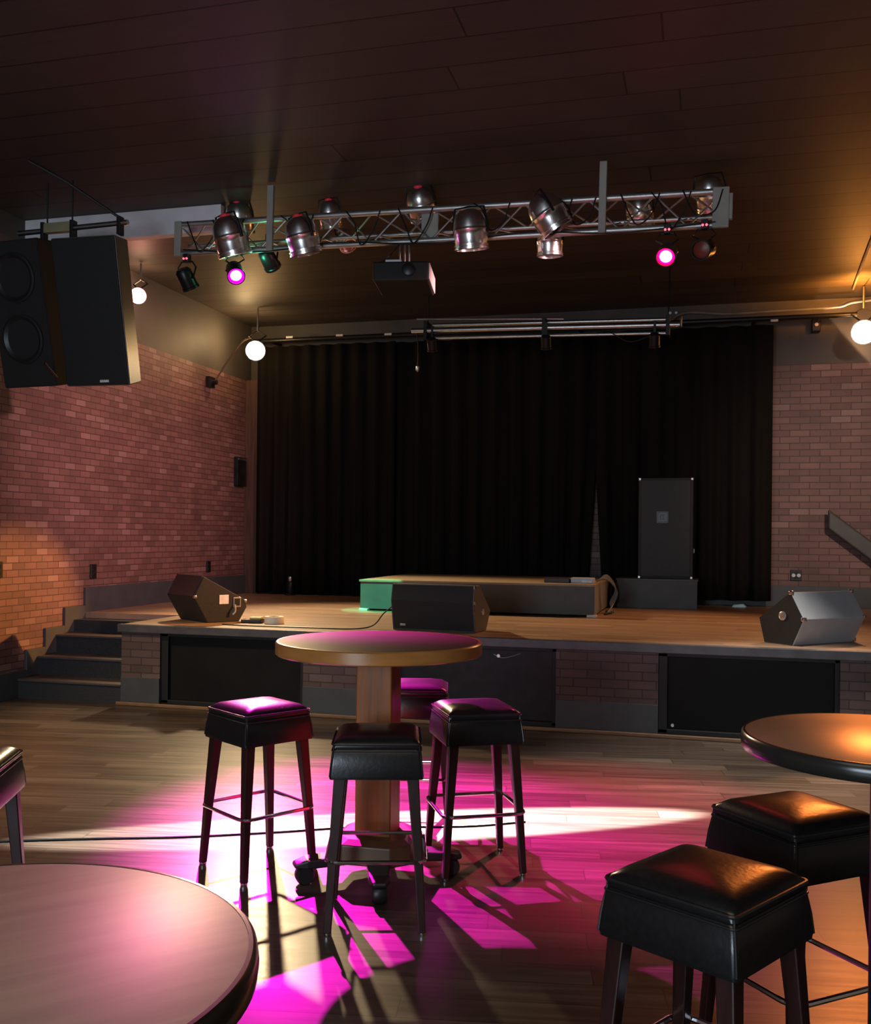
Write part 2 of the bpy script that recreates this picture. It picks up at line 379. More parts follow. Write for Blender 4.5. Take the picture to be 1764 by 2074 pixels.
for a in (-147, -72, 17, 108):
    ca, sa = math.cos(R(a)), math.sin(R(a)); Mx = Matrix.Rotation(R(a), 4, 'Z')
    f = MB().loft([[(.1,-.055,.08),(.1,.055,.08),(.1,.055,.125),(.1,-.055,.125)], [(.33,-.045,.075),(.33,.045,.075),(.33,.045,.115),(.33,-.045,.115)], [(.385,-.03,.08),(.385,.03,.08),(.385,.03,.10),(.385,-.03,.10)]], Mx).build('foot', M['black'], t, bevel=.008)
    MB().lathe([(.0,-.03),(.035,-.03),(.042,-.02),(.042,.02),(.035,.03),(0,.03)], 24, Mx @ Matrix.Translation((.335,0,.042)) @ Matrix.Rotation(PI/2,4,'X')).build('caster', M['black'], f, smooth=True)

def round_table(loc, rz, lab, top):
    t = thing('round_table', lab, 'table', loc, rz)
    MB().lathe([(.28,1.04),(.329,1.04),(.329,1.0695),(.326,1.0705),(0,1.0705)], 96).build('tabletop', top, t, smooth=True)
    MB().lathe([(.326,1.030),(.332,1.028),(.337,1.034),(.339,1.05),(.337,1.065),(.332,1.0705),(.327,1.071),(.327,1.03)], 96, cap=False).build('edge_band', M['rubber'], t, smooth=True)
    MB().lathe([(.035,.05),(.035,1.04)], 24).build('column', M['blackmetal'], t, smooth=True)
    MB().lathe([(.25,0),(.25,.012),(.06,.05),(.035,.06)], 40).build('base', M['blackmetal'], t, smooth=True)
    return t
round_table((-.802,.924,0), R(48), 'round taupe woodgrain table with black edge, cropped at lower left', M['lamL'])
round_table((.4415,2.603,0), R(20), 'round tan table with black edge at the right, reflecting the amber lamp', M['lamR'])

# ------------------------------------------------------------------ stage monitors (wedges)
# centre monitor: front baffle faces the room
prof = [(.02,0),(.30,0),(.41,.17),(.12,.405),(.0,.405),(-.03,.26)]
t = thing('stage_monitor', 'black monitor speaker at the middle of the stage edge, behind the oak table', 'speaker', (-2.215,8.20,SZ), R(-7))
MB().prism(prof, -.385, .385).build('cabinet', M['cabside'], t, bevel=.008)
MB().loft([[(-.372,.012,.015),(.372,.012,.015),(.372,-.036,.26),(-.372,-.036,.26)], [(-.372,.03,.015),(.372,.03,.015),(.372,-.015,.26),(-.372,-.015,.26)]]).build('lower_grille', M['grille'], t, bevel=.003)
MB().loft([[(-.372,-.036,.262),(.372,-.036,.262),(.372,-.008,.395),(-.372,-.008,.395)], [(-.372,-.015,.262),(.372,-.015,.262),(.372,.012,.395),(-.372,.012,.395)]]).build('upper_grille', M['grille'], t, bevel=.003)
MB().cbox((-.28,.002,.05),(.05,.008,.018)).build('badge', M['silver'], t)
MB().lathe([(.026,0),(.026,.006),(.02,.008)], 20, Matrix.Translation((.385,.20,.17)) @ Matrix.Rotation(PI/2,4,'Y')).build('pole_socket', M['silver'], t, smooth=True)
for z in (.26,.39): MB().cbox((.386,-.012,z),(.016,.03,.035)).build('corner_cap', M['chrome'], t, bevel=.004)
# right monitor: seen from its end and back
t = thing('stage_monitor', 'wedge monitor speaker at the right end of the stage edge, with daylight tinted back', 'speaker', (.875,8.44,SZ), R(45))
pr = [(.165,0),(-.115,0),(-.22,.21),(-.09,.415),(.22,.195)]
MB().prism(pr, -.36, .36).build('cabinet', mat('daylight_tinted_cabinet', (.44,.47,.51), .5, var=.08), t, bevel=.006)  # blue grey tone puts the daylight on its back into the colour
MB().prism([(y*.97, .005+z*.975) for y, z in pr], -.366, -.358).build('end_panel', M['cab'], t)
MB().lathe([(.035,0),(.035,.008),(.026,.012)], 24, Matrix.Translation((-.364,-.02,.225)) @ Matrix.Rotation(-PI/2,4,'Y')).build('pole_socket', M['silver'], t, smooth=True)
for (x, y, z) in ((-.355,-.212,.21),(.35,-.212,.21),(-.355,-.092,.408),(.35,-.092,.408),(.35,-.12,.02)):
    MB().cbox((x,y,z),(.035,.035,.035)).build('corner_cap', M['chrome'], t, bevel=.01)
# left monitor
pr = [(-.13,0),(.20,0),(.28,.13),(.27,.20),(-.17,.43),(-.27,.24)]
t = thing('stage_monitor', 'black wedge monitor speaker at the left end of the stage with a white sticker', 'speaker', (-4.52,8.49,SZ), R(-52))
t.rotation_euler = (0,0,R(-34))
MB().prism(pr, -.27, .27).build('cabinet', M['cab'], t, bevel=.008)
MB().prism([(-.275,.25),(-.178,.435),(-.168,.43),(-.265,.245)], -.25, .25).build('grille', mat('dark_red_grille', (.035,.016,.018), .5, scale=120, var=.4), t)
MB().box(.27,.274,-.01,.085,.17,.255).build('sticker', M['sticker'], t)
s_ = MB(); s_.box(.27,.276,.135,.215,.135,.23); s_.build('jack_plate', M['silver'], t, bevel=.004)
s2 = MB(); s2.box(.274,.279,.148,.202,.15,.215); s2.build('jack_panel', M['black'], t)
MB().tube(smooth_path([(.278,.15,.16),(.30,.14,.10),(.29,.12,.07)]), .008).build('jack_plug', M['silver'], t, smooth=True)
for (y, z) in ((.265,.19),(-.255,.245)): MB().cbox((.262,y,z),(.03,.03,.03)).build('corner_cap', M['steel'], t, bevel=.008)
# cable of the centre monitor
tag(MB().tube(smooth_path([(-2.62,8.36,.93),(-2.69,8.30,.86),(-2.76,8.22,.76),(-2.9,8.12,.733),(-3.3,8.08,.733),(-3.9,8.06,.733),(-4.15,8.1,.733)]), .006).build('monitor_cable', M['black'], smooth=True), 'black cable drooping from the centre monitor along the stage edge', 'cable')

# ------------------------------------------------------------------ drum riser, boxes, tall cabinet
t = thing('drum_riser', 'long low platform on the stage with plywood top and dark skirt', 'platform', (-2.32,10.22,SZ))
MB().box(-1.27,1.27,.02,1.85,.02,.318).build('skirt', M['riser'], t, bevel=.003)
MB().box(-1.28,1.28,0,1.87,.315,.338).build('top', M['risertop'], t, bevel=.004)
MB().box(1.27,1.278,.03,1.84,.02,.315).build('end_panel', M['riserside'], t)
for (x, y) in ((-1.22,.02),(1.25,.04)): MB().box(x-.05,x+.05,y-.05,y+.03,0,.025).build('foot_block', M['whitetape'], t, bevel=.004)
z = SZ+.338
tag(MB().box(-1.60,-1.33,10.46,10.66,z,z+.05).build('power_strip', mat('maroon_box', (.03,.012,.014), .5), bevel=.006), 'flat dark maroon box lying on the right end of the plywood platform', 'box')
t = thing('stage_box', 'small pale blue grey junction box at the right end of the plywood platform', 'box', (-1.2,10.55,z))
MB().box(-.12,.12,-.08,.1,0,.055).build('case', mat('pale_case', (.42,.45,.52), .4), t, bevel=.006)
MB().box(0,.1,-.084,-.079,.008,.028).build('label_plate', M['sticker'], t)
mb = MB()
for k in range(5):
    q = .05*k
    mb.tube(smooth_path([(-1.06,10.6+q,z+.02),(-.98,10.66+q,z+.045+.008*k),(-.90,10.75+q*.8,z-.02),(-.86-.01*k,10.8+q,SZ+.22),(-.90-.012*k,10.76+q,SZ+.1),(-.95+.015*k,10.6+q,SZ+.02),(-.98,10.8+q,SZ+.02)]), .008)
tag(mb.build('cable_loom', mat('grey_cable', (.12,.13,.14), .5), smooth=True), 'loops of grey cable hanging over the right end of the plywood platform', 'cable')
t = thing('speaker_plinth', 'low grey box on the stage carrying the tall speaker cabinet', 'box', (-.475,11.8,SZ))
MB().box(-.47,.45,0,.52,0,.335).build('body', mat('grey_plinth', (.105,.112,.115), .65, var=.15), t, bevel=.006)
MB().box(-.48,.46,-.01,.53,.325,.345).build('lid', mat('grey_lid', (.12,.125,.125), .6), t, bevel=.004)
t = thing('speaker_cabinet', 'tall dark grey speaker cabinet with square logo plate, on the grey plinth', 'speaker', (-.395,11.95,SZ+.345))
MB().box(-.315,.315,0,.40,0,1.19).build('cabinet', M['cabgrey'], t, bevel=.012)
MB().box(-.285,.285,-.012,.004,.025,1.165).build('grille', mat('grey_grille', (.036,.036,.034), .6, scale=150, var=.4, bump=.4), t, bevel=.006)
lg = MB().box(-.105,.035,-.02,-.011,.655,.795).build('logo_plate', mat('logo_grey', (.13,.13,.125), .4), t, bevel=.004)
mb = MB(); q = lambda x0,x1,z0,z1: mb.box(x0,x1,-.0245,-.0195,z0,z1)
q(-.095,.025,.665,.675); q(-.095,.025,.775,.785); q(-.095,-.085,.675,.775); q(.015,.025,.675,.775); q(-.065,-.005,.695,.705); q(-.065,-.005,.745,.755); q(-.065,-.055,.705,.745); q(-.035,-.025,.705,.745)
mb.build('logo_mark', mat('logo_dark', (.02,.02,.02), .4), lg)
for x in (-.30,.30):
    for zz in (.015,1.175): MB().cbox((x,.005,zz),(.04,.04,.04)).build('corner_cap', M['steel'], t, bevel=.01)
MB().box(.315,.335,.1,.25,.30,.36).build('handle', M['steel'], t, bevel=.008)
# black jumble between riser and plinth
t = thing('cable_reel', 'small black coil of cable between the platform and the grey plinth', 'cable', (-.965,11.72,SZ))
mb = MB()
for k in range(4): mb.tube([(.045*math.cos(a*PI/8), -.02+.02*k, .16+.13*math.sin(a*PI/8)) for a in range(16)], .012, 6, closed=True)
mb.build('coil', M['black'], t, smooth=True)
MB().cbox((0,-.05,.13),(.05,.02,.03)).build('plug', M['silver'], t, bevel=.005)
# little things lying on the stage
t = thing('tape_roll', 'roll of pale tape lying on the stage edge right of the left monitor', 'tape', (-3.79,8.42,SZ))
MB().lathe([(.052,0),(.088,0),(.09,.004),(.09,.062),(.086,.066),(.052,.066)], 40, cap=False).build('roll', M['whitetape'], t, smooth=True)
MB().lathe([(.049,0),(.053,0),(.053,.066),(.049,.066)], 32, cap=False).build('core', mat('card_core', (.3,.2,.1), .7), t, smooth=True)
t = thing('pedal', 'small flat dark box beside the pale tape roll on the stage edge', 'box', (-4.0,8.42,SZ), R(8))
MB().box(-.1,.09,-.06,.06,0,.035).build('body', M['black'], t, bevel=.006)
MB().box(-.02,.09,-.05,.05,.035,.055).build('lid', mat('brass_plate', (.4,.32,.16), .4, .4), t, bevel=.004)
tag(MB().loft([[(-.09,-.05,0),(.08,-.06,0),(.10,.03,0),(-.05,.06,0)], [(-.07,-.03,.03),(.05,-.04,.045),(.07,.02,.03),(-.04,.04,.02)]]).build('folded_cloth', M['cyan'], loc=(.46,12.45,SZ), bevel=.008), 'small pale blue scrap of cloth on the stage by the curtain hem at right', 'cloth')
t = thing('floor_spotlight', 'small dark floor lamp standing in front of the curtain at the left corner', 'lamp', (-5.36,12.42,SZ))
MB().lathe([(.075,0),(.08,.01),(.07,.025),(.02,.03)], 24).build('base', M['blackmetal'], t, smooth=True)
MB().lathe([(.045,.03),(.05,.1),(.05,.17),(.038,.19)], 24).build('body', M['blackmetal'], t, smooth=True)
MB().lathe([(.03,.19),(.034,.22),(.03,.25),(.012,.258)], 20).build('cap', M['steel'], t, smooth=True)

# ------------------------------------------------------------------ curtains
def curtain(x0, x1, z0, lab, fold, seed, lean=None, zt=4.13, y=12.55, amp=.055):
    rnd = random.Random(seed); n = int((x1-x0)/.022)
    ph = [rnd.uniform(0,6) for _ in range(4)]
    def off(x, s): return amp*(math.sin(x*2*PI/fold+ph[0]+.9*math.sin(x*1.7+ph[1]))*(.55+.45*s) + .45*math.sin(x*2*PI/(fold*.43)+ph[2])*s)
    rows = [k/10 for k in range(11)]
    fr = []
    for s in rows:
        line = []
        for i in range(n+1):
            x = x0+(x1-x0)*i/n
            xx = x + (lean(x, s) if lean else 0)
            line.append((xx, y+off(x, s), zt+(z0-zt)*s))
        fr.append(line)
    mb = MB(); vs = [p for l in fr for p in l]; w = n+1
    mb.add(vs, [(r*w+i, r*w+i+1, (r+1)*w+i+1, (r+1)*w+i) for r in range(10) for i in range(n)])
    o = mb.build('stage_curtain', M['curtain'], smooth=False)
    for p in o.data.polygons: p.use_smooth = True
    m = o.modifiers.new('thick', 'SOLIDIFY'); m.thickness = .006
    return tag(o, lab, 'curtain', 'black curtains across the back of the stage')
curtain(-5.93, -3.93, SZ+.02, 'black pleated stage curtain at the left, its folds catching warm light', .24, 3)
curtain(-3.95, -1.26, SZ+.02, 'black stage curtain in the middle, behind the plywood platform', .27, 8, lambda x, s: -.13*max(0, (x+1.8)/.54)*max(0, (s-.35)/.65) if x > -1.8 else 0, y=12.62)
curtain(-1.28, .83, SZ+.075, 'black stage curtain at the right, behind the tall speaker cabinet', .3, 5, lambda x, s: .10*max(0, (-.8-x)/.48)*max(0, (s-.5)/.5) if x < -.8 else 0, y=12.52)
t = thing('curtain_rail', 'black curtain rail across the back wall with small white tape marks', 'rail', (0,12.44,4.19))
MB().tube([(-5.95,0,0),(1.75,0,0)], .03, 12).build('pipe', M['blackmetal'], t, smooth=True)
for x, z in ((-5.40,.03),(-4.68,.025),(-4.0,.01),(.83,-.035)):
    MB().cbox((x,-.034,z),(.10 if x < 0 else .085,.012,.028)).build('tape_mark', M['whitetape'], t, bevel=.003)
for x in (-5.7,-3.5,-1.5,.6,1.35): MB().box(x-.015,x+.015,-.015,.36,-.02,.02).build('bracket', M['blackmetal'], t)
t = thing('ceiling_sensor', 'small black fixture with a white dot high on the right back wall', 'sensor', (1.33,12.68,4.08))
MB().box(-.05,.05,0,.12,-.02,.14).build('body', M['black'], t, bevel=.01)
MB().lathe([(.022,0),(.022,.014),(.014,.018)], 16, Matrix.Translation((0,-.002,.06)) @ Matrix.Rotation(PI/2,4,'X')).build('lens', M['whitetape'], t, smooth=True)

# ------------------------------------------------------------------ wall fittings
def outlet(loc, w, h, lab, axis='X', face=True, group=None):
    t = thing('wall_outlet', lab, 'outlet', loc, R(90) if axis == 'X' else 0, group)
    MB().box(-w/2,w/2,-.02,0,-h/2,h/2).build('plate', M['black'], t, bevel=.004)
    for dz in (-h*.2, h*.2):
        MB().box(-w*.22,w*.22,-.024,-.018,dz-h*.1,dz+h*.1).build('socket', M['blackmetal'], t, bevel=.002)
    return t
outlet((XL,9.07,1.14), .10, .15, 'black wall outlet on the left brick wall above the stage steps')
outlet((XL,11.58,1.12), .10, .14, 'black wall outlet on the left brick wall above the left monitor')
outlet((XL,7.62,1.20), .10, .15, 'black wall outlet on the left brick wall at the left picture edge')
t = outlet((1.136,YB,1.11), .13, .13, 'square black double outlet on the right brick wall above the skirting', 'Y')
for dx in (-.03,.03):
    MB().lathe([(.022,0),(.022,.006)], 16, Matrix.Translation((dx,-.022,0)) @ Matrix.Rotation(PI/2,4,'X')).build('socket_ring', M['steel'], t)
t = thing('control_box', 'tall dark wall box on the left brick wall near the curtain corner', 'box', (XL,12.42,2.40), R(90))
MB().box(-.13,.13,-.06,0,-.2,.2).build('case', M['panelscuff'], t, bevel=.006)
MB().box(-.11,.11,-.068,-.058,.16,.185).build('label_strip', M['steel'], t)
t = thing('lamp_outlet', 'small black socket box high on the left brick wall where the lamp cord ends', 'outlet', (XL,11.55,3.50), R(90))
MB().box(-.07,.07,-.06,0,-.07,.07).build('box', M['black'], t, bevel=.006)
MB().lathe([(.03,0),(.03,.05)], 16, Matrix.Translation((.02,-.06,.0)) @ Matrix.Rotation(PI/2,4,'X')).build('plug', M['black'], t, smooth=True)
tag(MB().tube(smooth_path([(-6.08,11.56,3.50),(-6.03,11.56,3.56),(-5.90,11.60,3.78),(-5.74,11.66,4.02),(-5.62,11.68,4.08)]), .011).build('cable', mat('tan_cord', (.16,.10,.07), .5), smooth=True), 'pale cord running from the left corner lamp down to its wall socket', 'cable')
t = thing('handrail', 'dark grey sloping handrail on the right brick wall', 'handrail', (0,12.66,0))
d = Vector((.47,0,-.375)).normalized()
MB().loft([[(p.x+n*.0, y, p.z+n) for y, n in ((-.035,-.13),(.035,-.13),(.035,.10),(-.035,.10))] for p in (Vector((1.48,0,1.81)), Vector((2.62,0,.92)))]).build('rail', M['rail'], t, bevel=.02)
for p in ((1.72,1.60),(2.4,1.08)): MB().box(p[0]-.02,p[0]+.02,.03,.14,p[1]-.03,p[1]+.02).build('bracket', M['blackmetal'], t)

# ------------------------------------------------------------------ lighting truss
TA = math.atan2(4.012-4.085, 4.58)
TX, TZ = -2.11, 4.048
t = thing('lighting_truss', 'triangular aluminium lighting truss hung from the ceiling above the stage front', 'truss', (TX,7.65,TZ), rot=(0,-TA,0))
truss = t
for (y, z) in ((0,.125),(0,-.125),(.21,0)):
    MB().tube([(-2.28,y,z),(2.28,y,z)], .025 if y == 0 else .018, 14).build('chord', M['alu'], t, smooth=True)
mb = MB(); n = 9; w = 4.5/n
P3 = [(0,.125),(0,-.125),(.21,0)]
for i in range(n):
    x = -2.25 + w*i
    for a, b_ in ((0,1),(1,2),(2,0)):
        p, q = P3[a], P3[b_]
        mb.tube([(x,p[0],p[1]),(x+w/2,q[0],q[1])], .008, 6); mb.tube([(x+w/2,q[0],q[1]),(x+w,p[0],p[1])], .008, 6)
mb.build('lattice', M['alu'], t, smooth=True)
for x in (-2.27, 2.235):
    mb = MB(); mb.box(x-.06,x+.06,-.03,.0,-.15,.15) if x > 0 else mb.box(x-.02,x+.045,-.03,.0,-.15,.15)
    mb.build('end_plate', M['putty'], t, bevel=.006)
MB().box(2.295,2.32,-.03,.02,-.09,.10).build('end_cap', M['putty'], t, bevel=.004)
for x in (-1.387, 1.365):
    MB().box(x-.028,x+.028,-.06,-.025,-.15,ZC-TZ+x*math.tan(TA)*0-.03).build('hanger_post', M['putty'], t, bevel=.004)
for (x, z) in ((-.02,.02),(.98,.03)):
    MB().box(x-.07,x+.07,.02,.05,-.10,.10).build('junction_plate', M['putty'], t, bevel=.004)
random.seed(4)
mb = MB()
for x in (-2.0,-1.75,-1.2,-.55,-.1,.45,.95,1.15,1.6,1.85,2.1):
    x += random.uniform(-.05,.05)
    mb.tube(smooth_path([(x-.14,-.03,.14),(x-.06,-.045,.05+random.uniform(-.1,.05)),(x,-.05,-.06+random.uniform(-.12,0)),(x+.1,-.035,-.02),(x+.15,-.03,.13)]), .006, 6)
mb.tube(smooth_path([(-2.2,-.028,-.1),(-1.5,-.032,-.155),(-.8,-.03,-.11),(0,-.034,-.16),(.8,-.03,-.115),(1.5,-.034,-.155),(2.2,-.03,-.11)]), .006, 6)
mb.build('wiring', M['black'], t, smooth=True)

def par_can(loc, d, lab, s=1.0, tail=True, group='chrome stage lamps on the truss', hook=.22):
    loc = (loc[0]+.03, loc[1], loc[2]-.045)
    """chrome par lamp: origin at its middle, opening along d"""
    t = thing('par_lamp', lab, 'stage lamp', loc, group=group)
    t.rotation_euler = Vector(d).to_track_quat('-Z', 'Y').to_euler(); t.scale = (s*1.14,s*1.14,s*.80)
    MB().lathe([(.012,.20),(.032,.197),(.056,.185),(.078,.163),(.096,.128),(.107,.085),(.112,.035),(.1125,.02),(.1155,.016),(.1155,.008),(.1125,.004),(.111,-.04),(.107,-.09),(.103,-.12),(.098,-.12),(.100,-.03),(.05,.15)], 40, cap=False).build('body', M['canchrome'], t, smooth=True)
    MB().lathe([(.104,-.118),(.113,-.12),(.113,-.134),(.106,-.137),(.106,-.146),(.113,-.149),(.113,-.165),(.1,-.167),(.1,-.12)], 40, cap=False).build('front_rim', M['canchrome'], t, smooth=True)
    MB().lathe([(.0,-.08),(.098,-.085),(.098,-.09),(0,-.1)], 32).build('lens', M['rust'], t, smooth=True)
    mb = MB()
    mb.tube([(.118,0,-.02),(.118,0,.08),(.10,.0,.21),(0,0,hook),(-.10,0,.21),(-.118,0,.08),(-.118,0,-.02)], .008, 6)
    mb.build('yoke', M['blackmetal'], t, smooth=True)
    if tail: MB().lathe([(.032,.192),(.034,.2),(.03,.215),(.012,.222)], 18).build('cap', M['redreflect'], t, smooth=True)  # end cap glows in place of a red reflection
    return t
PC = [((-3.83,7.50,4.06), (.16,.30,-.94), 'chrome stage lamp hanging lowest at the left end of the truss, above the magenta lamp', 1.12, True),
      ((-4.01,8.02,4.39), (-.05,.45,-.9), 'chrome stage lamp tucked behind and above the leftmost lamp on the truss', .95, True),
      ((-3.19,7.50,4.02), (.16,.25,-.95), 'chrome stage lamp second along the front of the truss, tilted slightly right', 1.05, True),
      ((-3.15,8.02,4.36), (.05,.3,-.95), 'small chrome stage lamp behind the truss, beside the second front lamp', .8, True),
      ((-3.0,7.99,4.13), (.5,-.3,-.8), 'small chrome lamp peeking out right of the second front lamp', .62, False),
      ((-2.33,8.02,4.39), (.05,.55,-.83), 'chrome stage lamp rising above the top chord over the projector', .95, True),
      ((-1.78,7.50,3.97), (.03,.2,-.98), 'upright chrome stage lamp right of the projector on the truss', 1.05, False),
      ((-1.17,7.48,4.05), (.5,.2,-.84), 'chrome stage lamp tilted to the right, left of the right hanger post', 1.05, False),
      ((-1.20,7.77,3.92), (0,.1,-1), 'chrome stage lamp pointing straight down behind the right-tilted one', .8, False),
      ((-.52,8.02,4.19), (.1,.5,-.86), 'chrome stage lamp half hidden inside the right half of the truss', .85, False),
      ((.02,8.02,4.29), (.1,.5,-.86), 'chrome stage lamp at the right end of the truss behind the end plate', .9, False)]
for a in PC: par_can(*a)

def led_par(loc, d, lab, lens, dark=True, led=True, pink=False):
    t = thing('led_par', lab, 'stage lamp', loc, group='small black lamps hanging under the truss')
    q = Vector(d).to_track_quat('-Z', 'Y').to_matrix().to_4x4()
    MB().lathe([(.02,.10),(.05,.095),(.068,.07),(.07,.0),(.07,-.06),(.076,-.065),(.076,-.085),(.066,-.085),(.066,-.06)], 32, q, cap=False).build('body', M['blackmetal'], t, smooth=True)
    l = MB(); lens_mesh(l, .064, -.062, -.076); l.v = [tuple(q @ Vector(p)) for p in l.v]
    set_lens(l.build('lens', lens, t, smooth=True), .064, q)
    MB().tube([tuple(q @ Vector((.08,0,0))), (.085,0,.1), (.05,0,.15), (-.05,0,.15), (-.085,0,.1), tuple(q @ Vector((-.08,0,0)))], .007, 6).build('yoke', M['blackmetal'], t, smooth=True)
    c = MB().box(-.025,.025,-.03,.03,.145,.215).build('clamp', M['black'], t, bevel=.005)
    if led: 
        for dx in (-.014,.014): MB().lathe([(.009,0),(.009,.008)], 10, Matrix.Translation((dx,-.03,.17)) @ Matrix.Rotation(PI/2,4,'X')).build('indicator', M['e_led'], c)
    return t
led_par((-3.79,7.56,3.745), (.45,-.62,-.62), 'lit magenta stage lamp under the left end of the truss', M['e_mag'], led=False)
led_par((-4.26,7.6,3.72), (.2,.5,-.8), 'unlit dark stage lamp hanging at the far left end of the truss', M['rust'])
led_par((-.26,7.6,3.685), (-.1,-.8,-.55), 'lit red stage lamp under the right end of the truss', M['e_red'])
led_par((.01,7.6,3.70), (-.3,-.85,-.3), 'unlit stage lamp with dull red lens at the right end of the truss', M['rust'])
led_par((-3.62,7.86,3.92), (.1,.8,-.6), 'green stage lamp on the back of the truss above the magenta lamp', M['e_green'], led=False)

# projector
t = thing('projector', 'black projector with a pale end face hanging from the middle of the truss', 'projector', (-2.29,7.42,3.555), R(10))
MB().box(-.225,.215,0,.52,0,.15).build('body', M['projector'], t, bevel=.012)
MB().box(.214,.226,.02,.5,.012,.14).build('end_panel', M['projend'], t, bevel=.005)
MB().lathe([(.05,0),(.05,.03),(.04,.035)], 28, Matrix.Translation((.06,.005,.08)) @ Matrix.Rotation(PI/2,4,'X')).build('lens', M['blackmetal'], t, smooth=True)
mb = MB(); mb.box(-.1,.1,.14,.36,.15,.165); 
for x in (-.04,0,.035): mb.tube([(x,.235,.16),(x,.235,.37)], .009, 8)
mb.build('mount', M['steel'], t, bevel=.003)
MB().box(-.13,.0,.02,.12,.152,.17).build('mount_plate', M['silver'], t, bevel=.003)
MB().tube(smooth_path([(-.2,.1,.15),(-.1,.04,.2),(-.06,.1,.27),(-.05,.22,.34)]), .007).build('lead', M['black'], t, smooth=True)

# rear lighting bar above the stage
t = thing('lighting_bar', 'pale double pipe lighting bar hung above the stage, in front of the curtain', 'lighting bar', (-1.62,10.4,3.745), rot=(0,R(1.2),0))
MB().tube([(-1.20,0,-.065),(1.26,0,-.065)], .017, 12).build('lower_pipe', M['steel'], t, smooth=True)
MB().tube([(-1.46,0,.02),(1.40,0,.02)], .03, 14).build('main_pipe', M['steel'], t, smooth=True)
MB().tube([(-1.25,.12,.10),(1.25,.12,.10)], .022, 12).build('rear_pipe', M['steel'], t, smooth=True)
MB().tube([(-1.42,.05,.16),(.2,.05,.12)], .012, 8).build('top_pipe', M['steel'], t, smooth=True)
for x in (-1.3,0,1.28): MB().box(x-.02,x+.02,-.03,.15,-.09,.12).build('clamp', M['blackmetal'], t, bevel=.003)
for x in (-1.3,1.28): MB().tube([(x,.08,.1),(x,.08,ZC-3.745-x*math.sin(R(-1.2))*1-.01)], .007, 6).build('drop_rod', M['blackmetal'], t)
for x in (-1.22,.03,1.15):
    c = MB(); c.lathe([(.03,.06),(.055,.04),(.055,-.07),(.06,-.075),(.06,-.09),(.05,-.09)], 24, Matrix.Translation((x,-.02,-.12)) @ Matrix.Rotation(R(25),4,'X'), cap=True)
    c.box(x-.012,x+.012,-.03,.01,-.09,.06)
    c.build('spot_head', M['blackmetal'], t, smooth=True)
MB().tube([(1.36,-.01,.0),(1.41,-.01,.0),(1.41,-.01,.10)], .012, 8).build('end_clamp', M['chrome'], t, smooth=True)
for x in (1.30,1.36): MB().lathe([(.014,0),(.014,.02)], 12, Matrix.Translation((x,-.03,.13)) @ Matrix.Rotation(PI/2,4,'X')).build('bolt', M['chrome'], t, smooth=True)
MB().tube(smooth_path([(-1.40,0,.0),(-1.385,0,-.15),(-1.38,0,-.36)]), .006).build('cord', M['black'], t, smooth=True)
MB().lathe([(.008,.03),(.018,.02),(.02,-.02),(.008,-.04)], 12, Matrix.Translation((-1.38,0,-.39))).build('cord_end', M['steel'], t, smooth=True)
mb = MB(); mb.tube(smooth_path([(.7,-.02,-.05),(.9,-.03,-.15),(1.1,-.03,-.10),(1.2,-.03,-.08)]), .005)
mb.build('loose_wire', M['black'], t, smooth=True)

# corner lamps
def flood(loc, d, lab, lens, s=1.0):
    t = thing('par_lamp', lab, 'stage lamp', loc, group='lit lamps near the side walls')
    q = Vector(d).to_track_quat('-Z', 'Y').to_matrix().to_4x4() @ Matrix.Scale(s, 4)
    MB().lathe([(.03,.2),(.06,.19),(.09,.16),(.098,.1),(.11,-.02),(.128,-.05),(.128,-.07),(.118,-.07),(.10,-.02)], 32, q, cap=False).build('body', M['chrome'], t, smooth=True)
    mb = MB()
    for k in range(10):
        a = 2*PI*k/10; mb.box(-.008,.008,-.01,.01,.02,.16, q @ Matrix.Rotation(a,4,'Z') @ Matrix.Translation((.104,0,0)))
    mb.build('cooling_fins', M['steel'], t)
    l = MB(); lens_mesh(l, .117, -.058, -.085); l.v = [tuple(q @ Vector(p)) for p in l.v]
    set_lens(l.build('lens', lens, t, smooth=True), .117, q)
    MB().tube([tuple(q @ Vector((.12,0,0))), (.12*s,.05,.2*s), (0,.05,.27*s), (-.12*s,.05,.2*s), tuple(q @ Vector((-.12,0,0)))], .009, 6).build('yoke', M['blackmetal'], t, smooth=True)
    MB().tube([(0,.05,.26*s),(0,.05,ZC-loc[2]-.012)], .012, 8).build('stem', M['steel'], t, smooth=True)
    return t
flood((-5.53,11.64,3.90), (.36,-.9,-.16), 'lit warm white lamp in the left corner beside the curtain', M['e_warm'])
flood((1.785,12.15,3.92), (-.13,-.97,-.15), 'lit amber lamp near the ceiling at the right picture edge', M['e_amber'], 1.1)
flood((-5.86,9.42,4.09), (.5,-.85,-.1), 'lit pinkish lamp just right of the hanging loudspeakers', M['e_pink'], .72)
# hanging amber strap by the right lamp
tag(MB().tube([(1.684,12.3,4.455),(1.63,11.4,4.455),(1.56,10.1,4.455)], .012, 8).build('ceiling_conduit', M['silver'], smooth=True), 'thin straight pipe on the ceiling above the amber lamp', 'pipe')

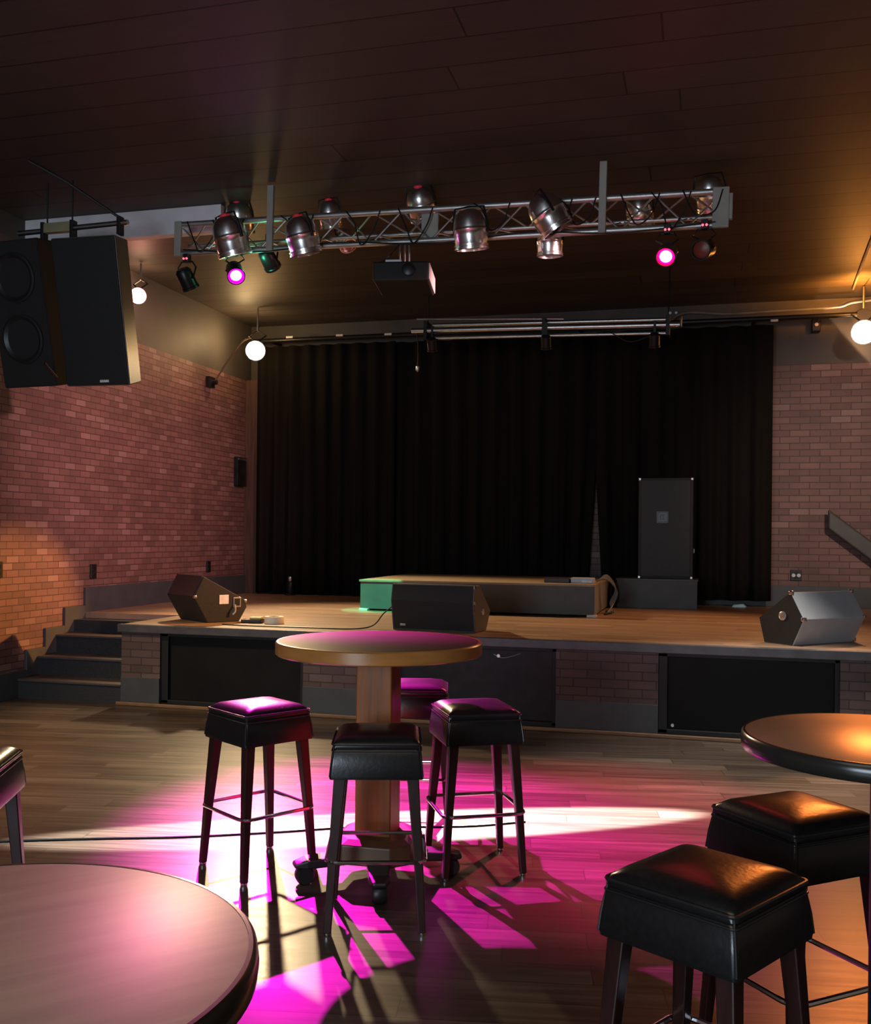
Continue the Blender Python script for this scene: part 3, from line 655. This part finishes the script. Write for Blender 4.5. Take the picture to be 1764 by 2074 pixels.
# ------------------------------------------------------------------ hanging loudspeakers
def loud(name, lab, loc, rz, grille, w=.56):
    t = thing(name, lab, 'loudspeaker', loc, group='hanging loudspeakers at the left', rot=(R(12.5),0,rz))
    # trapezoid cabinet, front at y=0, tapering to the back; top at z=0
    h = 1.2; a, b_ = w/2, w/2-.14; dp = .45
    MB().loft([[(-a,0,-h),(a,0,-h),(b_,dp,-h),(-b_,dp,-h)], [(-a,0,0),(a,0,0),(b_,dp,0),(-b_,dp,0)]]).build('cabinet', M['cabside'] if grille else M['cab'], t, bevel=.01)
    if grille:
        MB().box(-a+.008,a-.008,-.014,.004,-h+.01,-.01).build('grille', M['grille'], t, bevel=.006)
        MB().box(.03,.11,-.02,-.012,-h+.03,-h+.05).build('badge', M['sticker'], t)
    else:
        MB().box(-a+.008,a-.008,-.008,.004,-h+.01,-.01).build('baffle', M['cab'], t, bevel=.004)
        for z, r in ((-.30,.205),(-.80,.205)):
            c = MB().lathe([(r,0),(r,.012),(r-.018,.016),(r-.03,.008),(r*.45,-.03),(r*.4,-.02),(0,.0)], 40, Matrix.Translation((0,-.008,z)) @ Matrix.Rotation(PI/2,4,'X'), cap=False).build('woofer', M['cone'], t, smooth=True)
    return t
loud('loudspeaker', 'black hanging loudspeaker with a grille and small white badge, right of the pair', (-4.855,6.98,3.945), R(3), True, .58)
loud('loudspeaker', 'black hanging loudspeaker with two bare cones, left of the pair', (-5.505,6.93,3.945), R(-4), False, .54)
t = thing('speaker_bracket', 'steel pipe and bracket carrying the two hanging loudspeakers', 'bracket', (-5.15,7.12,4.06))
MB().tube([(-.42,0,0),(.62,0,.02)], .022, 12).build('pipe', M['steel'], t, smooth=True)
MB().box(-.16,.1,-.03,.03,-.02,.06).build('clamp_plate', mat('brass_clamp', (.55,.47,.28), .35, .5), t, bevel=.006)
for x in (-.17,.11,.55):
    MB().box(x-.015,x+.015,-.035,.035,-.08,.07).build('hook', M['black'], t, bevel=.004)
for x in (-.14,.10): MB().tube([(x,0,.05),(x,0,ZC-4.06-.006)], .007, 8).build('drop_rod', M['black'], t, smooth=True)
MB().tube([(.55,-.02,.06),(.25,-.3,.28),(.05,-.5,ZC-4.06-.02)], .011, 6).build('safety_cable', M['black'], t, smooth=True)
MB().tube([(-.02,-.18,-1.14),(-.02,-.02,-1.23)], .012, 6).build('tie_strap', M['black'], t)

# ------------------------------------------------------------------ floor cable
tag(MB().tube(smooth_path([(-3.9,3.95,.006),(-3.356,4.196,.006),(-2.93,4.37,.006),(-2.527,4.523,.006),(-2.1,4.74,.006),(-1.74,4.94,.006),(-1.2,5.12,.006),(-.9,5.3,.006)]), .006).build('floor_cable', M['black'], smooth=True), 'thin dark cable lying across the floor beside the white streak of light', 'cable')

# ------------------------------------------------------------------ lights
def light(kind, name, loc, energy, col, target=None, **kw):
    l = bpy.data.lights.new(name, kind); l.energy = energy; l.color = col
    for k, v in kw.items(): setattr(l, k, v)
    o = bpy.data.objects.new(name, l); COL.objects.link(o); o.location = loc
    if target: o.rotation_euler = (Vector(target)-Vector(loc)).to_track_quat('-Z', 'Y').to_euler()
    return o
light('SPOT', 'magenta_beam', (-3.70,7.43,3.63), 12500, (1,.012,.60), (-1.66,5.15,0), spot_size=R(39), spot_blend=1, shadow_soft_size=.03)
light('SPOT', 'magenta_side_lobe', (-3.70,7.43,3.63), 330, (1,.05,.42), (-.48,1.15,1.07), spot_size=R(20), spot_blend=1, shadow_soft_size=.05)
light('SPOT', 'red_beam', (-.30,7.45,3.60), 2000, (1,.06,.16), (-.55,5.6,0), spot_size=R(42), spot_blend=1, shadow_soft_size=.04)
light('SPOT', 'green_beam', (-3.60,7.98,3.80), 1300, (.1,1,.55), (-3.45,10.22,.9), spot_size=R(12), spot_blend=.25, shadow_soft_size=.02)
light('POINT', 'green_spill', (-3.66,7.72,3.86), 1.6, (.12,1,.6), shadow_soft_size=.03)
# white spot added to lay the streak on the floor, stretched to a slit
src = Vector((-1.55,7.30,3.66)); tgt = Vector((-1.50,5.06,0)); zx = (src-tgt).normalized()
w = light('SPOT', 'white_slit_beam', src, 14000, (1,.95,.88), spot_size=R(10), spot_blend=.3, shadow_soft_size=.02)
sd = Vector((3.35,1.57,0)).normalized(); xx = (sd - zx*sd.dot(zx)).normalized(); yy = zx.cross(xx)
Mw = Matrix((xx, yy, zx)).transposed().to_4x4(); Mw.translation = src
w.matrix_world = Mw @ Matrix.Diagonal((5.1,.7,1,1))
# side lamps: their spill on the walls and ceiling, their beams, and an added pink fill
light('POINT', 'left_lamp_spill', (-5.75,11.75,4.10), 20, (1,.66,.30), shadow_soft_size=.08)
light('SPOT', 'left_lamp_beam', (-5.46,11.48,3.87), 1100, (1,.72,.40), (-2.6,8.3,.5), spot_size=R(80), spot_blend=.8, shadow_soft_size=.1)
light('SPOT', 'right_lamp_spill', (1.74,11.9,4.17), 105, (1,.36,.05), (1.72,12.0,4.4), spot_size=R(158), spot_blend=.7, shadow_soft_size=.04)
light('SPOT', 'right_lamp_wall_spill', (1.76,12.36,3.89), 26, (1,.62,.34), (1.76+.77,12.38,3.89+.64), spot_size=R(177), spot_blend=.03, shadow_soft_size=.02)
light('SPOT', 'right_lamp_beam', (1.76,11.95,3.88), 420, (1,.46,.20), (-1.0,9.0,.7), spot_size=R(70), spot_blend=.8, shadow_soft_size=.1)
light('SPOT', 'amber_side_lobe', (1.76,11.95,3.88), 330, (1,.22,.04), (.75,2.9,.8), spot_size=R(22), spot_blend=1, shadow_soft_size=.12)
light('SPOT', 'amber_wall_beam', (1.6,11.6,3.9), 3600, (1,.42,.10), (-6.15,7.75,.45), spot_size=R(15), spot_blend=.5, shadow_soft_size=.05)
light('POINT', 'pink_lamp_spill', (-5.92,9.55,4.2), 8, (1,.6,.35), shadow_soft_size=.06)
light('SPOT', 'pink_wall_fill', (-.2,7.3,3.6), 1250, (1,.50,.52), (-6.15,9.9,2.2), spot_size=R(50), spot_blend=.9, shadow_soft_size=.1)  # added to brighten the left brick wall, not a side lamp's beam
# daylight from the doors behind the camera, the house light, and added fills
light('AREA', 'door_daylight', (-2.4,-3.9,1.7), 260, (.70,.85,1), (-1.5,6,1.4), shape='RECTANGLE', size=2.6, size_y=2.2)
light('SPOT', 'warm_floor_fill', (-5.6,5.0,4.35), 760, (1,.72,.42), (-4.1,6.5,0), spot_size=R(62), spot_blend=1, shadow_soft_size=.12)  # added to lift the floor at the left; no lamp known here
light('SPOT', 'neutral_floor_fill', (1.0,7.35,4.2), 1150, (1,.90,.80), (.6,6.8,0), spot_size=R(52), spot_blend=1, shadow_soft_size=.12)  # added to brighten the floor at the right, source invented
light('SPOT', 'back_wall_fill', (2.6,5.5,4.3), 900, (1,.72,.58), (1.6,12.8,2.1), spot_size=R(34), spot_blend=1, shadow_soft_size=.15)  # added to lighten the right brick wall, no known fixture
light('AREA', 'house_light', (-.6,-.8,4.35), 60, (1,.84,.66), shape='RECTANGLE', size=4.5, size_y=2.0)

W = bpy.data.worlds.new('World'); SC.world = W; W.use_nodes = True
W.node_tree.nodes['Background'].inputs[0].default_value = (.02,.02,.022,1)
W.node_tree.nodes['Background'].inputs[1].default_value = .3

# ------------------------------------------------------------------ camera
cam = bpy.data.cameras.new('camera'); co = bpy.data.objects.new('camera', cam); COL.objects.link(co)
cam.sensor_fit = 'HORIZONTAL'; cam.sensor_width = 36; cam.lens = 36*2000/1764
cam.shift_x = 0; cam.shift_y = 48/1764
co.location = (0,0,1.55)
co.matrix_world = Matrix.Translation((0,0,1.55)) @ Matrix.Rotation(R(15),4,'Z') @ Matrix.Rotation(PI/2,4,'X') @ Matrix.Rotation(.01,4,'Z')
SC.camera = co
SC.view_settings.view_transform = 'Standard'; SC.view_settings.look = 'None'
SC.view_settings.exposure = 0; SC.view_settings.gamma = 1; SC.view_settings.use_curve_mapping = False
